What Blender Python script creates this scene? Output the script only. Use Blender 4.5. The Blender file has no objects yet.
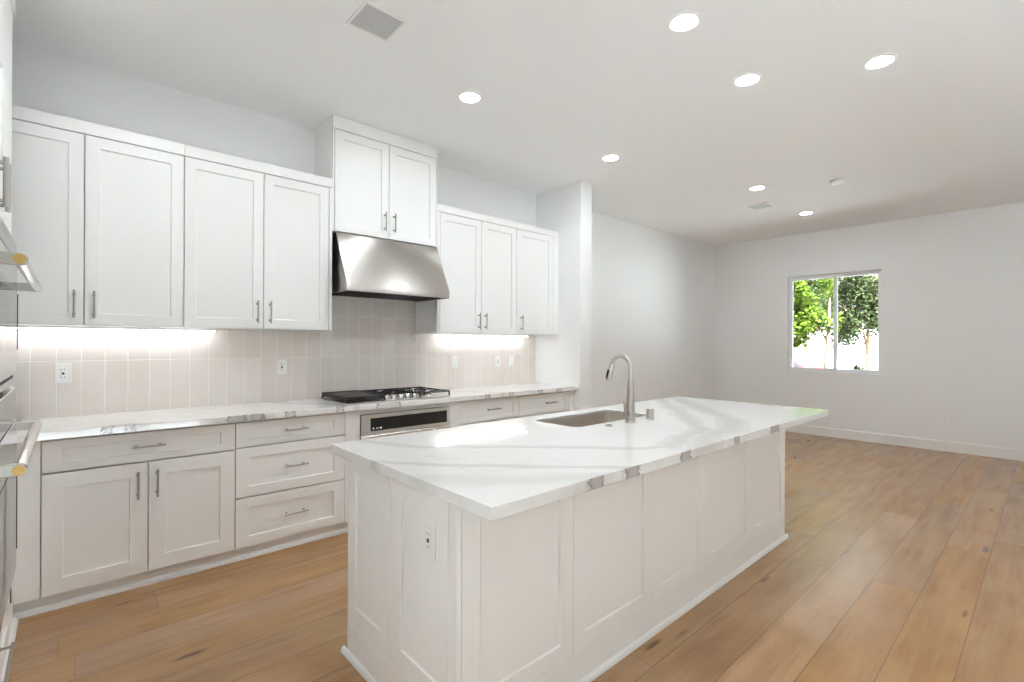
import bpy, bmesh, math, random
from mathutils import Vector, Matrix
C = bpy.context.scene.collection
SC = bpy.context.scene
PI = math.pi

# ------------------------------------------------------------------ camera, world, sun, exposure
F_PX, YAW, ROLL, CAM_H, CY = 488.4, math.radians(47.83), math.radians(0.25), 1.3616, 343.19
cd = bpy.data.cameras.new('camera'); cam = bpy.data.objects.new('camera', cd); C.objects.link(cam)
cd.sensor_width = 36.0; cd.sensor_fit = 'HORIZONTAL'; cd.lens = F_PX / 1024 * 36
cd.shift_y = (CY - 341) / 1024; cd.clip_start = 0.02; cd.clip_end = 300
fw = Vector((math.cos(YAW), math.sin(YAW), 0)); r0 = Vector((math.sin(YAW), -math.cos(YAW), 0)); u0 = Vector((0, 0, 1))
rt = r0 * math.cos(ROLL) + u0 * math.sin(ROLL); up = -r0 * math.sin(ROLL) + u0 * math.cos(ROLL)
cam.matrix_world = Matrix(((rt.x, up.x, -fw.x, 0), (rt.y, up.y, -fw.y, 0), (rt.z, up.z, -fw.z, CAM_H), (0, 0, 0, 1)))
SC.camera = cam

SKY = 1.5
w = bpy.data.worlds.new('sky'); SC.world = w; w.use_nodes = True
bgn = w.node_tree.nodes['Background']; bgn.inputs[0].default_value = (0.85, 0.93, 1.0, 1); bgn.inputs[1].default_value = SKY

sl = bpy.data.lights.new('sun', 'SUN'); sl.energy = 95.0; sl.angle = math.radians(0.8); sl.color = (0.84, 0.935, 1.0)
so = bpy.data.objects.new('sun', sl); C.objects.link(so)
so.rotation_euler = Vector((0.20, 0.46, -0.84)).to_track_quat('-Z', 'Y').to_euler()

LAMP = 170.0        # recessed lamp lenses
STRIP = 12.0        # led strips under the wall cabinets
vs = SC.view_settings
SC.display_settings.display_device = 'sRGB'
vs.view_transform = 'Standard'; vs.look = 'None'; vs.gamma = 1.0; vs.use_curve_mapping = False; vs.exposure = 0.22
SC.cycles.max_bounces = 12; SC.cycles.diffuse_bounces = 7; SC.cycles.glossy_bounces = 5
SC.cycles.transparent_max_bounces = 10; SC.cycles.caustics_reflective = False; SC.cycles.caustics_refractive = False
SC.cycles.sample_clamp_indirect = 30.0

# ------------------------------------------------------------------ room measures (metres; camera stands over x=0, y=0)
ZC = 3.0554                       # ceiling
YW = 3.942                        # kitchen back wall
XF = 8.33                         # far wall with the window
XL = -0.90                        # left wall behind the oven tower
YR = -3.2                         # wall behind the camera
XS0, XS1, YS = 3.9256, 4.109, 3.279   # wall stub ending the kitchen run
YU = 3.58                         # wall cabinet fronts
YB = 3.365                        # base cabinet fronts
YCF = 3.318                       # counter front edge
ZT, TH = 0.914, 0.04              # counter top, slab thickness

# portals only guide the sky light through the openings
def portal(loc, rot, sx, sy):
    l = bpy.data.lights.new('portal', 'AREA'); l.shape = 'RECTANGLE'; l.size = sx; l.size_y = sy; l.cycles.is_portal = True
    o = bpy.data.objects.new('portal', l); C.objects.link(o); o.location = loc; o.rotation_euler = rot
    return o
REAR = [(-0.8, 2.2), (4.4, 4.9)]           # x ranges of two unseen rear wall openings added to let daylight in
REAR_Z = (0.0, 2.45)
         
WY0, WY1, WZ0, WZ1 = 1.581, 2.773, 0.948, 2.412   # window 1
for a, b in REAR:
    portal(((a + b) / 2, YR - 0.16, sum(REAR_Z) / 2), (PI / 2, 0, 0), b - a, REAR_Z[1] - REAR_Z[0])
portal((XL - 0.16, 0.825, 1.1), (PI / 2, 0, -PI / 2), 0.55, 2.2)
portal((XF + 0.16, (WY0 + WY1) / 2, (WZ0 + WZ1) / 2), (PI / 2, 0, PI / 2), WY1 - WY0, WZ1 - WZ0)

# ------------------------------------------------------------------ node helpers and materials
class NT:
    def __init__(s, name):
        s.m = bpy.data.materials.new(name); s.m.use_nodes = True; s.t = s.m.node_tree; s.n = s.t.nodes
        s.p = s.n['Principled BSDF']; s.out = s.n['Material Output']
    def new(s, kind, **kw):
        n = s.n.new(kind)
        for k, v in kw.items(): setattr(n, k, v)
        return n
    def link(s, a, b): s.t.links.new(a, b)
    def val(s, inp, v):
        if isinstance(v, bpy.types.NodeSocket): s.link(v, inp)
        else: inp.default_value = v
    def math(s, op, a, b=0.0, c=None, clamp=False):
        n = s.new('ShaderNodeMath', operation=op); n.use_clamp = clamp
        s.val(n.inputs[0], a); s.val(n.inputs[1], b)
        if c is not None: s.val(n.inputs[2], c)
        return n.outputs[0]
    def pos(s):
        g = s.new('ShaderNodeNewGeometry'); x = s.new('ShaderNodeSeparateXYZ'); s.link(g.outputs['Position'], x.inputs[0])
        s.geo = g
        return x.outputs[0], x.outputs[1], x.outputs[2]
    def xyz(s, x, y, z=0.0):
        c = s.new('ShaderNodeCombineXYZ'); s.val(c.inputs[0], x); s.val(c.inputs[1], y); s.val(c.inputs[2], z)
        return c.outputs[0]
    def noise(s, vec, scale, detail=2.0, rough=0.5):
        n = s.new('ShaderNodeTexNoise'); s.link(vec, n.inputs['Vector']); n.inputs['Scale'].default_value = scale
        n.inputs['Detail'].default_value = detail; n.inputs['Roughness'].default_value = rough
        return n.outputs[0]
    def white(s, vec, dim='3D'):
        n = s.new('ShaderNodeTexWhiteNoise', noise_dimensions=dim)
        s.link(vec, n.inputs['W' if dim == '1D' else 'Vector'])
        return n.outputs['Value']
    def mix(s, fac, a, b, blend='MIX'):
        n = s.new('ShaderNodeMix', data_type='RGBA', blend_type=blend); s.val(n.inputs[0], fac)
        for i, v in ((6, a), (7, b)):
            if isinstance(v, tuple): v = (*v[:3], 1)
            s.val(n.inputs[i], v)
        return n.outputs[2]
    def smooth(s, v, a, b, lo=0.0, hi=1.0):
        n = s.new('ShaderNodeMapRange', interpolation_type='SMOOTHSTEP'); s.val(n.inputs[0], v)
        n.inputs[1].default_value = a; n.inputs[2].default_value = b; n.inputs[3].default_value = lo; n.inputs[4].default_value = hi
        return n.outputs[0]
    def bump(s, h, strength, dist):
        n = s.new('ShaderNodeBump'); n.inputs['Strength'].default_value = strength; n.inputs['Distance'].default_value = dist
        s.link(h, n.inputs['Height']); s.link(n.outputs[0], s.p.inputs['Normal'])

def plain(name, col, rough=0.5, metal=0.0, spec=0.5, grain=0.0, scale=60.0):
    t = NT(name); p = t.p
    p.inputs['Roughness'].default_value = rough; p.inputs['Metallic'].default_value = metal
    p.inputs['Specular IOR Level'].default_value = spec
    if grain:
        x, y, z = t.pos(); n = t.noise(t.xyz(x, y, z), scale, 3.0)
        c = t.mix(n, tuple(k * (1 - grain) for k in col), tuple(min(1, k * (1 + grain)) for k in col))
        t.link(c, p.inputs['Base Color'])
        t.bump(n, 0.08, 0.001)
    else: p.inputs['Base Color'].default_value = (*col, 1)
    return t.m

M = {}
M['wall'] = plain('wall_paint', (0.84, 0.84, 0.835), 0.75, grain=0.01, scale=180)
M['ceiling'] = plain('ceiling_paint', (0.90, 0.90, 0.90), 0.8, grain=0.01, scale=160)
M['trim'] = plain('white_trim_paint', (0.84, 0.84, 0.83), 0.4, grain=0.008, scale=90)
M['cab'] = plain('white_cabinet_paint', (0.87, 0.865, 0.85), 0.38, grain=0.008, scale=70)
M['plastic'] = plain('white_plastic', (0.86, 0.86, 0.84), 0.35)
M['slot'] = plain('dark_slot', (0.05, 0.05, 0.05), 0.6)
M['vinyl'] = plain('white_vinyl', (0.85, 0.86, 0.87), 0.35)
M['nickel'] = plain('brushed_nickel', (0.50, 0.46, 0.41), 0.3, 1.0)
M['nickel_dark'] = plain('handle_nickel', (0.42, 0.40, 0.37), 0.33, 1.0)
M['iron'] = plain('cast_iron', (0.022, 0.021, 0.02), 0.55, grain=0.2, scale=200)
M['griddle'] = plain('griddle_plate', (0.03, 0.027, 0.025), 0.38, grain=0.2, scale=120)
M['black'] = plain('black_rubber', (0.015, 0.015, 0.015), 0.5)
M['blackglass'] = plain('black_glass', (0.006, 0.006, 0.007), 0.04, 0.0, 0.55)
M['brass'] = plain('brass_medallion', (0.46, 0.31, 0.11), 0.35, 1.0, grain=0.12, scale=300)
M['chrome'] = plain('polished_steel', (0.78, 0.77, 0.75), 0.12, 1.0)
M['grey_slat'] = plain('vent_slat', (0.60, 0.60, 0.59), 0.5)
M['vent_dark'] = plain('vent_cavity', (0.07, 0.07, 0.068), 0.8)

def steel(name, col, rough, axis):
    t = NT(name); x, y, z = t.pos()
    v = {'x': t.xyz(t.math('MULTIPLY', x, 3), t.math('MULTIPLY', y, 260), t.math('MULTIPLY', z, 260)),
         'y': t.xyz(t.math('MULTIPLY', x, 260), t.math('MULTIPLY', y, 3), t.math('MULTIPLY', z, 260))}[axis]
    n = t.noise(v, 1.0, 2.0)
    t.link(t.mix(n, tuple(c * 0.93 for c in col), tuple(min(1, c * 1.06) for c in col)), t.p.inputs['Base Color'])
    t.p.inputs['Metallic'].default_value = 1.0; t.p.inputs['Roughness'].default_value = rough
    t.bump(n, 0.04, 0.0006)
    if axis == 'x':
        tg = t.new('ShaderNodeTangent', direction_type='RADIAL', axis='Z'); t.link(tg.outputs[0], t.p.inputs['Tangent']); t.p.inputs['Anisotropic'].default_value = 0.75; t.p.inputs['Anisotropic Rotation'].default_value = 0.25
    return t.m
M['steel'] = steel('brushed_steel', (0.52, 0.495, 0.465), 0.30, 'x')
M['steel_light'] = plain('satin_steel', (0.74, 0.72, 0.69), 0.32, 1.0)
M['steel_oven'] = steel('oven_steel', (0.66, 0.65, 0.63), 0.22, 'y')
M['sink'] = steel('sink_steel', (0.66, 0.61, 0.55), 0.34, 'x')

def emit(name, col, s):
    t = NT(name); e = t.new('ShaderNodeEmission'); e.inputs[0].default_value = (*col, 1); e.inputs[1].default_value = s
    t.link(e.outputs[0], t.out.inputs[0]); return t.m
M['lamp'] = emit('lamp_lens', (0.89, 0.955, 1.0), LAMP)
M['strip'] = emit('led_strip_lens', (0.95, 0.97, 1.0), STRIP)
M['mark'] = emit('display_light', (0.9, 0.95, 1.0), 0.9)
M['render_white'] = plain('white_render', (0.80, 0.80, 0.79), 0.9, grain=0.03, scale=2)
M['hoodlamp'] = plain('hood_lamp_glass', (0.8, 0.8, 0.78), 0.2)

def glass():
    t = NT('window_glass'); tr = t.new('ShaderNodeBsdfTransparent'); gl = t.new('ShaderNodeBsdfGlossy'); gl.inputs['Roughness'].default_value = 0.02
    tr.inputs[0].default_value = (0.96, 0.98, 0.97, 1)
    fr = t.new('ShaderNodeFresnel'); fr.inputs[0].default_value = 1.3
    mx = t.new('ShaderNodeMixShader'); t.link(fr.outputs[0], mx.inputs[0]); t.link(tr.outputs[0], mx.inputs[1]); t.link(gl.outputs[0], mx.inputs[2])
    t.link(mx.outputs[0], t.out.inputs[0]); return t.m
M['glass'] = glass()

def wood_floor():
    t = NT('oak_plank_floor'); x, y, z = t.pos()
    PW, PL = 0.2155, 2.1
    v = t.math('DIVIDE', t.math('SUBTRACT', y, 0.2615), PW)
    row = t.math('FLOOR', v); fy = t.math('SUBTRACT', v, row)
    off = t.math('MULTIPLY', t.white(t.math('ADD', row, 7.3), '1D'), PL)
    u = t.math('DIVIDE', t.math('ADD', x, off), PL); col = t.math('FLOOR', u); fx = t.math('SUBTRACT', u, col)
    pid = t.xyz(row, col, 3.1); rnd = t.white(pid); rnd2 = t.white(t.xyz(col, row, 8.7))
    # grain runs along x, shifted per plank
    gx = t.math('ADD', x, t.math('MULTIPLY', rnd, 31.0)); gy = t.math('ADD', y, t.math('MULTIPLY', rnd2, 17.0))
    g1 = t.noise(t.xyz(t.math('MULTIPLY', gx, 1.1), t.math('MULTIPLY', gy, 9.0)), 1.6, 4.0, 0.55)
    g2 = t.noise(t.xyz(t.math('MULTIPLY', gx, 4.0), t.math('MULTIPLY', gy, 75.0)), 1.0, 3.0, 0.6)
    g3 = t.noise(t.xyz(t.math('MULTIPLY', gx, 0.8), gy), 2.6, 2.0)
    # knots: sparse dark flecks drawn out along the board
    vo = t.new('ShaderNodeTexVoronoi'); vo.inputs['Scale'].default_value = 1.0
    t.link(t.xyz(t.math('MULTIPLY', gx, 1.6), t.math('MULTIPLY', gy, 7.0)), vo.inputs['Vector'])
    kn = t.smooth(vo.outputs['Distance'], 0.03, 0.15, 1.0, 0.0)
    keep = t.new('ShaderNodeSeparateColor'); t.link(vo.outputs['Color'], keep.inputs[0])
    kn = t.math('MULTIPLY', kn, t.math('GREATER_THAN', keep.outputs[0], 0.45))
    kn = t.math('MULTIPLY', kn, t.smooth(g2, 0.3, 0.6, 0.35, 1.0))
    base = t.mix(t.smooth(g1, 0.25, 0.75), (0.330, 0.168, 0.060), (0.465, 0.262, 0.108))
    base = t.mix(t.smooth(g2, 0.35, 0.7, 0.0, 0.16), base, (0.25, 0.125, 0.042))
    base = t.mix(t.smooth(g3, 0.4, 0.7, 0.0, 0.35), base, (0.52, 0.315, 0.142))
    hue = t.new('ShaderNodeHueSaturation'); t.link(base, hue.inputs['Color'])
    t.link(t.math('MULTIPLY_ADD', rnd, 0.14, 0.92), hue.inputs['Value']); t.link(t.math('MULTIPLY_ADD', rnd2, 0.16, 0.90), hue.inputs['Saturation'])
    c = t.mix(t.math('MULTIPLY', kn, 0.9), hue.outputs[0], (0.045, 0.022, 0.012))
    ey = t.math('MINIMUM', fy, t.math('SUBTRACT', 1.0, fy)); ex = t.math('MINIMUM', fx, t.math('SUBTRACT', 1.0, fx))
    sy = t.smooth(t.math('MULTIPLY', ey, PW), 0.0012, 0.0042, 1.0, 0.0); sx = t.smooth(t.math('MULTIPLY', ex, PL), 0.0006, 0.0024, 1.0, 0.0)
    seam = t.math('MAXIMUM', sy, sx)
    c = t.mix(t.math('MULTIPLY', seam, 0.42), c, (0.07, 0.04, 0.022))
    t.link(c, t.p.inputs['Base Color'])
    t.p.inputs['Roughness'].default_value = 0.26
    t.p.inputs['Specular IOR Level'].default_value = 1.0
    t.bump(t.math('MULTIPLY', seam, -1.0), 0.2, 0.0012)
    return t.m
M['floor'] = wood_floor()

def tile():
    t = NT('vertical_tile'); x, y, z = t.pos()
    W, H = 0.1105, 0.331
    a = t.math('DIVIDE', t.math('ADD', x, 0.0555), W); b = t.math('DIVIDE', t.math('SUBTRACT', z, 0.914), H)
    ia = t.math('FLOOR', a); ib = t.math('FLOOR', b); fa = t.math('SUBTRACT', a, ia); fb = t.math('SUBTRACT', b, ib)
    rnd = t.white(t.xyz(ia, ib, 1.7))
    ea = t.math('MULTIPLY', t.math('MINIMUM', fa, t.math('SUBTRACT', 1.0, fa)), W)
    eb = t.math('MULTIPLY', t.math('MINIMUM', fb, t.math('SUBTRACT', 1.0, fb)), H)
    e = t.math('MINIMUM', ea, eb); grout = t.smooth(e, 0.0012, 0.0032, 1.0, 0.0)
    n = t.noise(t.xyz(x, y, z), 9.0, 3.0)
    c = t.mix(rnd, (0.735, 0.672, 0.618), (0.80, 0.742, 0.69)); c = t.mix(t.smooth(n, 0.3, 0.7, 0.0, 0.4), c, (0.80, 0.755, 0.71))
    t.link(t.mix(grout, c, (0.87, 0.85, 0.82)), t.p.inputs['Base Color'])
    t.link(t.math('MULTIPLY_ADD', grout, 0.5, 0.22), t.p.inputs['Roughness'])
    h = t.math('ADD', t.smooth(e, 0.001, 0.006), t.math('MULTIPLY', n, 0.35))
    t.bump(h, 0.35, 0.002)
    return t.m
M['tile'] = tile()

def quartz(name, lines, patches, pface, fine, white=1.0, pfill=0.85):
    """White stone; lines = [(points, half width, strength)], patches = [(a, b)] along the edge axis."""
    t = NT(name); x, y, z = t.pos()
    pv = t.xyz(x, y, z)
    n1 = t.noise(pv, 3.5, 2.0); n2 = t.noise(t.xyz(t.math('ADD', x, 9.1), y, z), 3.5, 2.0)
    wx = t.math('ADD', x, t.math('MULTIPLY', t.math('SUBTRACT', n1, 0.5), 0.10)); wy = t.math('ADD', y, t.math('MULTIPLY', t.math('SUBTRACT', n2, 0.5), 0.10))
    nw = t.noise(pv, 5.0, 2.0)
    total = None
    for pts, hw, st in lines:
        d = None
        for (ax, ay), (bx, by) in zip(pts, pts[1:]):
            dx, dy = bx - ax, by - ay; L2 = dx * dx + dy * dy
            px = t.math('SUBTRACT', wx, ax); py = t.math('SUBTRACT', wy, ay)
            h = t.math('MULTIPLY_ADD', py, dy / L2, t.math('MULTIPLY', px, dx / L2), clamp=True)
            ex = t.math('MULTIPLY_ADD', h, -dx, px); ey = t.math('MULTIPLY_ADD', h, -dy, py)
            q = t.math('MULTIPLY_ADD', ex, ex, t.math('MULTIPLY', ey, ey))
            d = q if d is None else t.math('MINIMUM', d, q)
        d = t.math('DIVIDE', t.math('SQRT', d), t.math('MULTIPLY_ADD', nw, hw * 1.6, hw * 0.25))
        band = t.math('MULTIPLY', t.smooth(d, 0.25, 1.25, 1.0, 0.0), st)
        rim = t.math('MULTIPLY', t.math('MULTIPLY', t.smooth(d, 0.75, 0.98), t.smooth(d, 1.0, 1.2, 1.0, 0.0)), st * 0.45)
        v = t.math('ADD', band, rim)
        total = v if total is None else t.math('MAXIMUM', total, v)
    # faint thin veins
    f1 = t.noise(t.xyz(t.math('MULTIPLY', x, 0.8), t.math('ADD', y, t.math('MULTIPLY', x, 0.5)), z), 2.2, 5.0, 0.6)
    thin = t.math('MULTIPLY', t.smooth(t.math('ABSOLUTE', t.math('SUBTRACT', f1, 0.5)), 0.0, 0.014, 1.0, 0.0), fine)
    thin = t.math('MULTIPLY', thin, t.smooth(t.noise(pv, 1.7, 1.0), 0.45, 0.65))
    total = thin if total is None else t.math('MAXIMUM', total, thin)
    cloud = t.noise(pv, 1.2, 2.0)
    c = t.mix(t.smooth(cloud, 0.3, 0.7), tuple(white * k for k in (0.74, 0.73, 0.71)), tuple(white * k for k in (0.775, 0.765, 0.75)))
    c = t.mix(total, c, (0.43, 0.415, 0.39))
    # grey patches with ragged dark rims where veins reach the sawn front edge
    if patches:
        nr = t.noise(t.xyz(x, y, z), 48.0, 4.0, 0.7)
        axis = x
        pd = None
        for a, b in patches:
            q = t.math('SUBTRACT', t.math('ABSOLUTE', t.math('SUBTRACT', axis, (a + b) / 2)), (b - a) / 2)
            pd = q if pd is None else t.math('MINIMUM', pd, q)
        pd = t.math('ADD', pd, t.math('MULTIPLY', t.math('SUBTRACT', nr, 0.5), 0.10))
        inside = t.smooth(pd, -0.006, 0.002, 1.0, 0.0); rim = t.smooth(t.math('ABSOLUTE', pd), 0.002, 0.009, 1.0, 0.0)
        face = t.math('LESS_THAN', y, pface)
        face = t.math('MULTIPLY', face, t.math('GREATER_THAN', t.math('ADD', z, 0.0), 0.0))
        c = t.mix(t.math('MULTIPLY', t.math('MULTIPLY', inside, pfill), face), c, (0.40, 0.375, 0.355))
        c = t.mix(t.math('MULTIPLY', t.math('MULTIPLY', rim, 0.75), face), c, (0.16, 0.15, 0.145))
    t.link(c, t.p.inputs['Base Color'])
    t.p.inputs['Roughness'].default_value = 0.03; t.p.inputs['Specular IOR Level'].default_value = 0.65
    return t.m
ISL_LINES = [
    ([(0.82, 2.30), (0.976, 2.111), (1.064, 1.948), (1.178, 1.765), (1.324, 1.625), (1.463, 1.529), (1.598, 1.401), (1.70, 1.287), (1.843, 1.171), (1.95, 1.11)], 0.030, 0.42),
    ([(0.80, 1.80), (0.892, 1.674), (0.986, 1.551), (1.105, 1.41), (1.231, 1.259), (1.403, 1.126), (1.53, 0.98)], 0.024, 0.45),
    ([(0.80, 1.45), (0.92, 1.340), (1.019, 1.235), (1.127, 1.143), (1.265, 1.047), (1.33, 0.98)], 0.062, 0.30),
    ([(3.60, 2.18), (3.529, 2.103), (2.949, 1.629), (2.601, 1.331), (2.435, 1.224), (2.12, 1.181), (1.95, 1.11)], 0.060, 0.40),
    ([(3.70, 2.06), (3.518, 1.894), (3.216, 1.592), (3.03, 1.386), (2.796, 1.209), (2.561, 1.116), (2.405, 1.138), (2.201, 1.08), (1.991, 0.98)], 0.070, 0.38),
]
M['quartz_island'] = quartz('veined_quartz_island', ISL_LINES, [(1.275, 1.345), (1.485, 1.56), (1.875, 1.945), (2.375, 2.43), (2.83, 2.94)], 1.0240, 0.25)
CT_LINES = [([(1.05, 3.98), (1.20, 3.75), (1.40, 3.55), (1.52, 3.28)], 0.025, 0.4), ([(2.35, 3.98), (2.75, 3.62), (2.9, 3.28)], 0.025, 0.35),
            ([(0.10, 3.28), (0.22, 3.36), (0.32, 3.30)], 0.03, 0.4), ([(0.72, 3.28), (0.84, 3.35), (0.95, 3.28)], 0.03, 0.4)]
M['quartz_counter'] = quartz('veined_quartz_counter', CT_LINES, [(0.13, 0.16), (0.215, 0.26), (0.71, 0.80), (0.84, 0.90), (1.04, 1.09), (1.38, 1.42), (1.68, 1.86), (2.70, 2.74), (2.98, 3.02), (3.36, 3.40), (3.62, 3.68)], YCF + 0.0015, 0.3, 1.12, 0.4)

# ------------------------------------------------------------------ mesh helpers
class MB:
    def __init__(s): s.v = []; s.f = []
    def add(s, vs, fs):
        b = len(s.v); s.v += [Vector(p) for p in vs]; s.f += [[b + i for i in f] for f in fs]; return s
    def box(s, x0, x1, y0, y1, z0, z1):
        return s.add([(x0, y0, z0), (x1, y0, z0), (x1, y1, z0), (x0, y1, z0), (x0, y0, z1), (x1, y0, z1), (x1, y1, z1), (x0, y1, z1)],
                     [[0, 3, 2, 1], [4, 5, 6, 7], [0, 1, 5, 4], [1, 2, 6, 5], [2, 3, 7, 6], [3, 0, 4, 7]])
    def tube(s, pts, rad, n=14, cap=True):
        pts = [Vector(p) for p in pts]
        if not isinstance(rad, (list, tuple)): rad = [rad] * len(pts)
        rings = []; prev = None
        for i, p in enumerate(pts):
            d = (pts[min(i + 1, len(pts) - 1)] - pts[max(i - 1, 0)]).normalized()
            if prev is None:
                a = Vector((0, 0, 1)) if abs(d.z) < 0.9 else Vector((1, 0, 0)); e1 = d.cross(a).normalized()
            else: e1 = (prev - d * prev.dot(d)).normalized()
            prev = e1; e2 = d.cross(e1)
            rings.append([p + (e1 * math.cos(2 * PI * k / n) + e2 * math.sin(2 * PI * k / n)) * rad[i] for k in range(n)])
        b = len(s.v)
        for r in rings: s.v += r
        for i in range(len(rings) - 1):
            for k in range(n):
                a0 = b + i * n + k; a1 = b + i * n + (k + 1) % n
                s.f.append([a0, a1, a1 + n, a0 + n])
        if cap:
            s.f.append([b + k for k in range(n)][::-1]); s.f.append([b + (len(rings) - 1) * n + k for k in range(n)])
        return s
    def cyl(s, p0, p1, r, n=18, r1=None): return s.tube([p0, p1], [r, r if r1 is None else r1], n)
    def lathe(s, c, prof, n=28):
        c = Vector(c); b = len(s.v)
        for r, z in prof:
            for k in range(n): s.v.append(c + Vector((r * math.cos(2 * PI * k / n), r * math.sin(2 * PI * k / n), z)))
        for i in range(len(prof) - 1):
            for k in range(n):
                a0 = b + i * n + k; a1 = b + i * n + (k + 1) % n
                s.f.append([a0, a1, a1 + n, a0 + n])
        s.f.append([b + k for k in range(n)][::-1]); s.f.append([b + (len(prof) - 1) * n + k for k in range(n)])
        return s
    def prism(s, pts, vec):
        """pts: 3D polygon, extruded by vec"""
        n = len(pts); vec = Vector(vec); vs = [Vector(p) for p in pts]; vs += [p + vec for p in vs]
        fs = [list(range(n))[::-1], [n + i for i in range(n)]] + [[i, (i + 1) % n, n + (i + 1) % n, n + i] for i in range(n)]
        return s.add(vs, fs)
    def shaker(s, o, u, v, W, H, t=0.02, st=0.075, rt_=None, rb=None, dep=0.010, ch=0.0015, sl=None, sr=None, groove=0.0):
        """framed panel: o = back lower corner, u/v in-plane unit vectors, outward normal = u x v"""
        o = Vector(o); u = Vector(u); v = Vector(v); n = u.cross(v)
        rt_ = st if rt_ is None else rt_; rb = st if rb is None else rb; sl = st if sl is None else sl; sr = st if sr is None else sr
        def rect(a, b, c, d, h): return [o + u * a + v * c + n * h, o + u * b + v * c + n * h, o + u * b + v * d + n * h, o + u * a + v * d + n * h]
        gd = 0.007 if groove else 0.0      # slot added beside the field, shaped to draw a dark shade line
        r = rect(0, W, 0, H, 0) + rect(0, W, 0, H, t) + rect(sl, W - sr, rb, H - rt_, t) + rect(sl + ch, W - sr - ch, rb + ch, H - rt_ - ch, t - dep - gd)
        if groove:
            f = rect(sl + ch + groove, W - sr - ch - groove, rb + ch, H - rt_ - ch, t - dep - gd) + rect(sl + ch + groove, W - sr - ch - groove, rb, H - rt_, t - dep)
            s.add(f, [[0, 1, 2, 3], [4, 5, 6, 7], [0, 1, 5, 4], [1, 2, 6, 5], [2, 3, 7, 6], [3, 0, 4, 7]])
        fs = [[3, 2, 1, 0], [12, 13, 14, 15]]
        for lo in (0, 4, 8):
            for i in range(4):
                j = (i + 1) % 4; fs.append([lo + i, lo + j, lo + 4 + j, lo + 4 + i])
        return s.add(r, fs)

def origin(o):
    x = Vector((0, 0, 0))
    while o is not None: x = x + o.location; o = o.parent
    return x

def obj(name, mb, mat, parent=None, bevel=0.0, seg=2, flat=False, base=None):
    """link the collected shape as ONE mesh object; its origin goes to the parent's origin, or to its own base centre"""
    if parent is not None: org = origin(parent); loc = Vector((0, 0, 0))
    else:
        if base is None:
            xs = [p.x for p in mb.v]; ys = [p.y for p in mb.v]; zs = [p.z for p in mb.v]
            base = ((min(xs) + max(xs)) / 2, (min(ys) + max(ys)) / 2, min(zs))
        org = Vector(base); loc = org
    me = bpy.data.meshes.new(name); me.from_pydata([p - org for p in mb.v], [], mb.f)
    bm = bmesh.new(); bm.from_mesh(me); bmesh.ops.recalc_face_normals(bm, faces=bm.faces); bm.to_mesh(me); bm.free()
    mats = mat if isinstance(mat, list) else [mat]
    for m in mats: me.materials.append(m)
    if not flat:
        me.polygons.foreach_set('use_smooth', [True] * len(me.polygons)); me.set_sharp_from_angle(angle=math.radians(35))
    o = bpy.data.objects.new(name, me); C.objects.link(o); o.location = loc
    if parent is not None: o.parent = parent
    if bevel:
        b = o.modifiers.new('bevel', 'BEVEL'); b.width = bevel; b.segments = seg; b.limit_method = 'ANGLE'; b.angle_limit = math.radians(50); b.harden_normals = True
    return o

def tag(o, label, cat, group=None):
    o['label'] = label; o['category'] = cat
    if group: o['group'] = group
    return o
def thing(name, label, cat, loc, group=None):
    o = bpy.data.objects.new(name, None); o.empty_display_size = 0.05; C.objects.link(o); o.location = loc
    return tag(o, label, cat, group)
def struct(name, mb, mat, parent=None, bevel=0.0):
    o = obj(name, mb, mat, parent, bevel)
    if parent is None: o['kind'] = 'structure'
    return o

# ------------------------------------------------------------------ the room
YE = -1.20        # oak boards end here, pale floor added unseen behind the camera bounces sun up
struct('floor', MB().box(XL - 0.2, XF + 0.15, YE, YW + 0.15, -0.12, 0), M['floor'])
M['stone'] = plain('grey_stone_floor', (0.36, 0.357, 0.35), 0.5, grain=0.03, scale=4)
struct('floor_rear', MB().box(XL - 0.2, XF + 0.15, YR - 0.15, YE, -0.12, 0), M['stone'])  # unseen reflector floor, added to throw sunlight onto the ceiling
struct('ceiling', MB().box(XL - 0.3, XF + 0.25, YR - 0.2, YW + 0.2, ZC, ZC + 0.3), M['ceiling'])
struct('roof_upper_storey', MB().box(XL - 0.3, XF + 0.25, YR - 0.2, YW + 0.2, ZC + 0.3001, 6.6), M['render_white'])  # unseen block added on top to lengthen the house's cast shadow
LW = (0.55, 1.10, 2.2)     # unseen side opening left of the camera, added to brighten the aisle
struct('roof_side_porch', MB().box(XL - 2.9, XL - 0.35, -3.0, 2.6, 2.45, 2.6), M['render_white'])  # unseen slab added to keep direct sun out of the side opening
struct('wall_left', MB().box(XL - 0.15, XL, YR, LW[0], 0, ZC).box(XL - 0.15, XL, LW[1], YW, 0, ZC).box(XL - 0.15, XL, LW[0], LW[1], LW[2], ZC), M['wall'])
struct('wall_back', MB().box(XL - 0.15, XF + 0.15, YW, YW + 0.15, 0, ZC), M['wall'])
struct('wall_stub', MB().box(XS0, XS1, YS, YW + 0.01, 0, ZC), M['wall'], bevel=0.006)
fwm = MB()
for y0, y1, z0, z1 in ((YR, WY0, 0, ZC), (WY0, WY1, 0, WZ0), (WY0, WY1, WZ1, ZC), (WY1, YW, 0, ZC)):
    fwm.box(XF, XF + 0.15, y0, y1, z0, z1)
struct('wall_far', fwm, M['wall'])
rw = MB(); xs = XL - 0.15
for a, b in REAR:
    rw.box(xs, a, YR - 0.15, YR, 0, ZC); rw.box(a, b, YR - 0.15, YR, REAR_Z[1], ZC); xs = b
rw.box(xs, XF + 0.15, YR - 0.15, YR, 0, ZC)
struct('wall_rear', rw, M['wall'])
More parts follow.
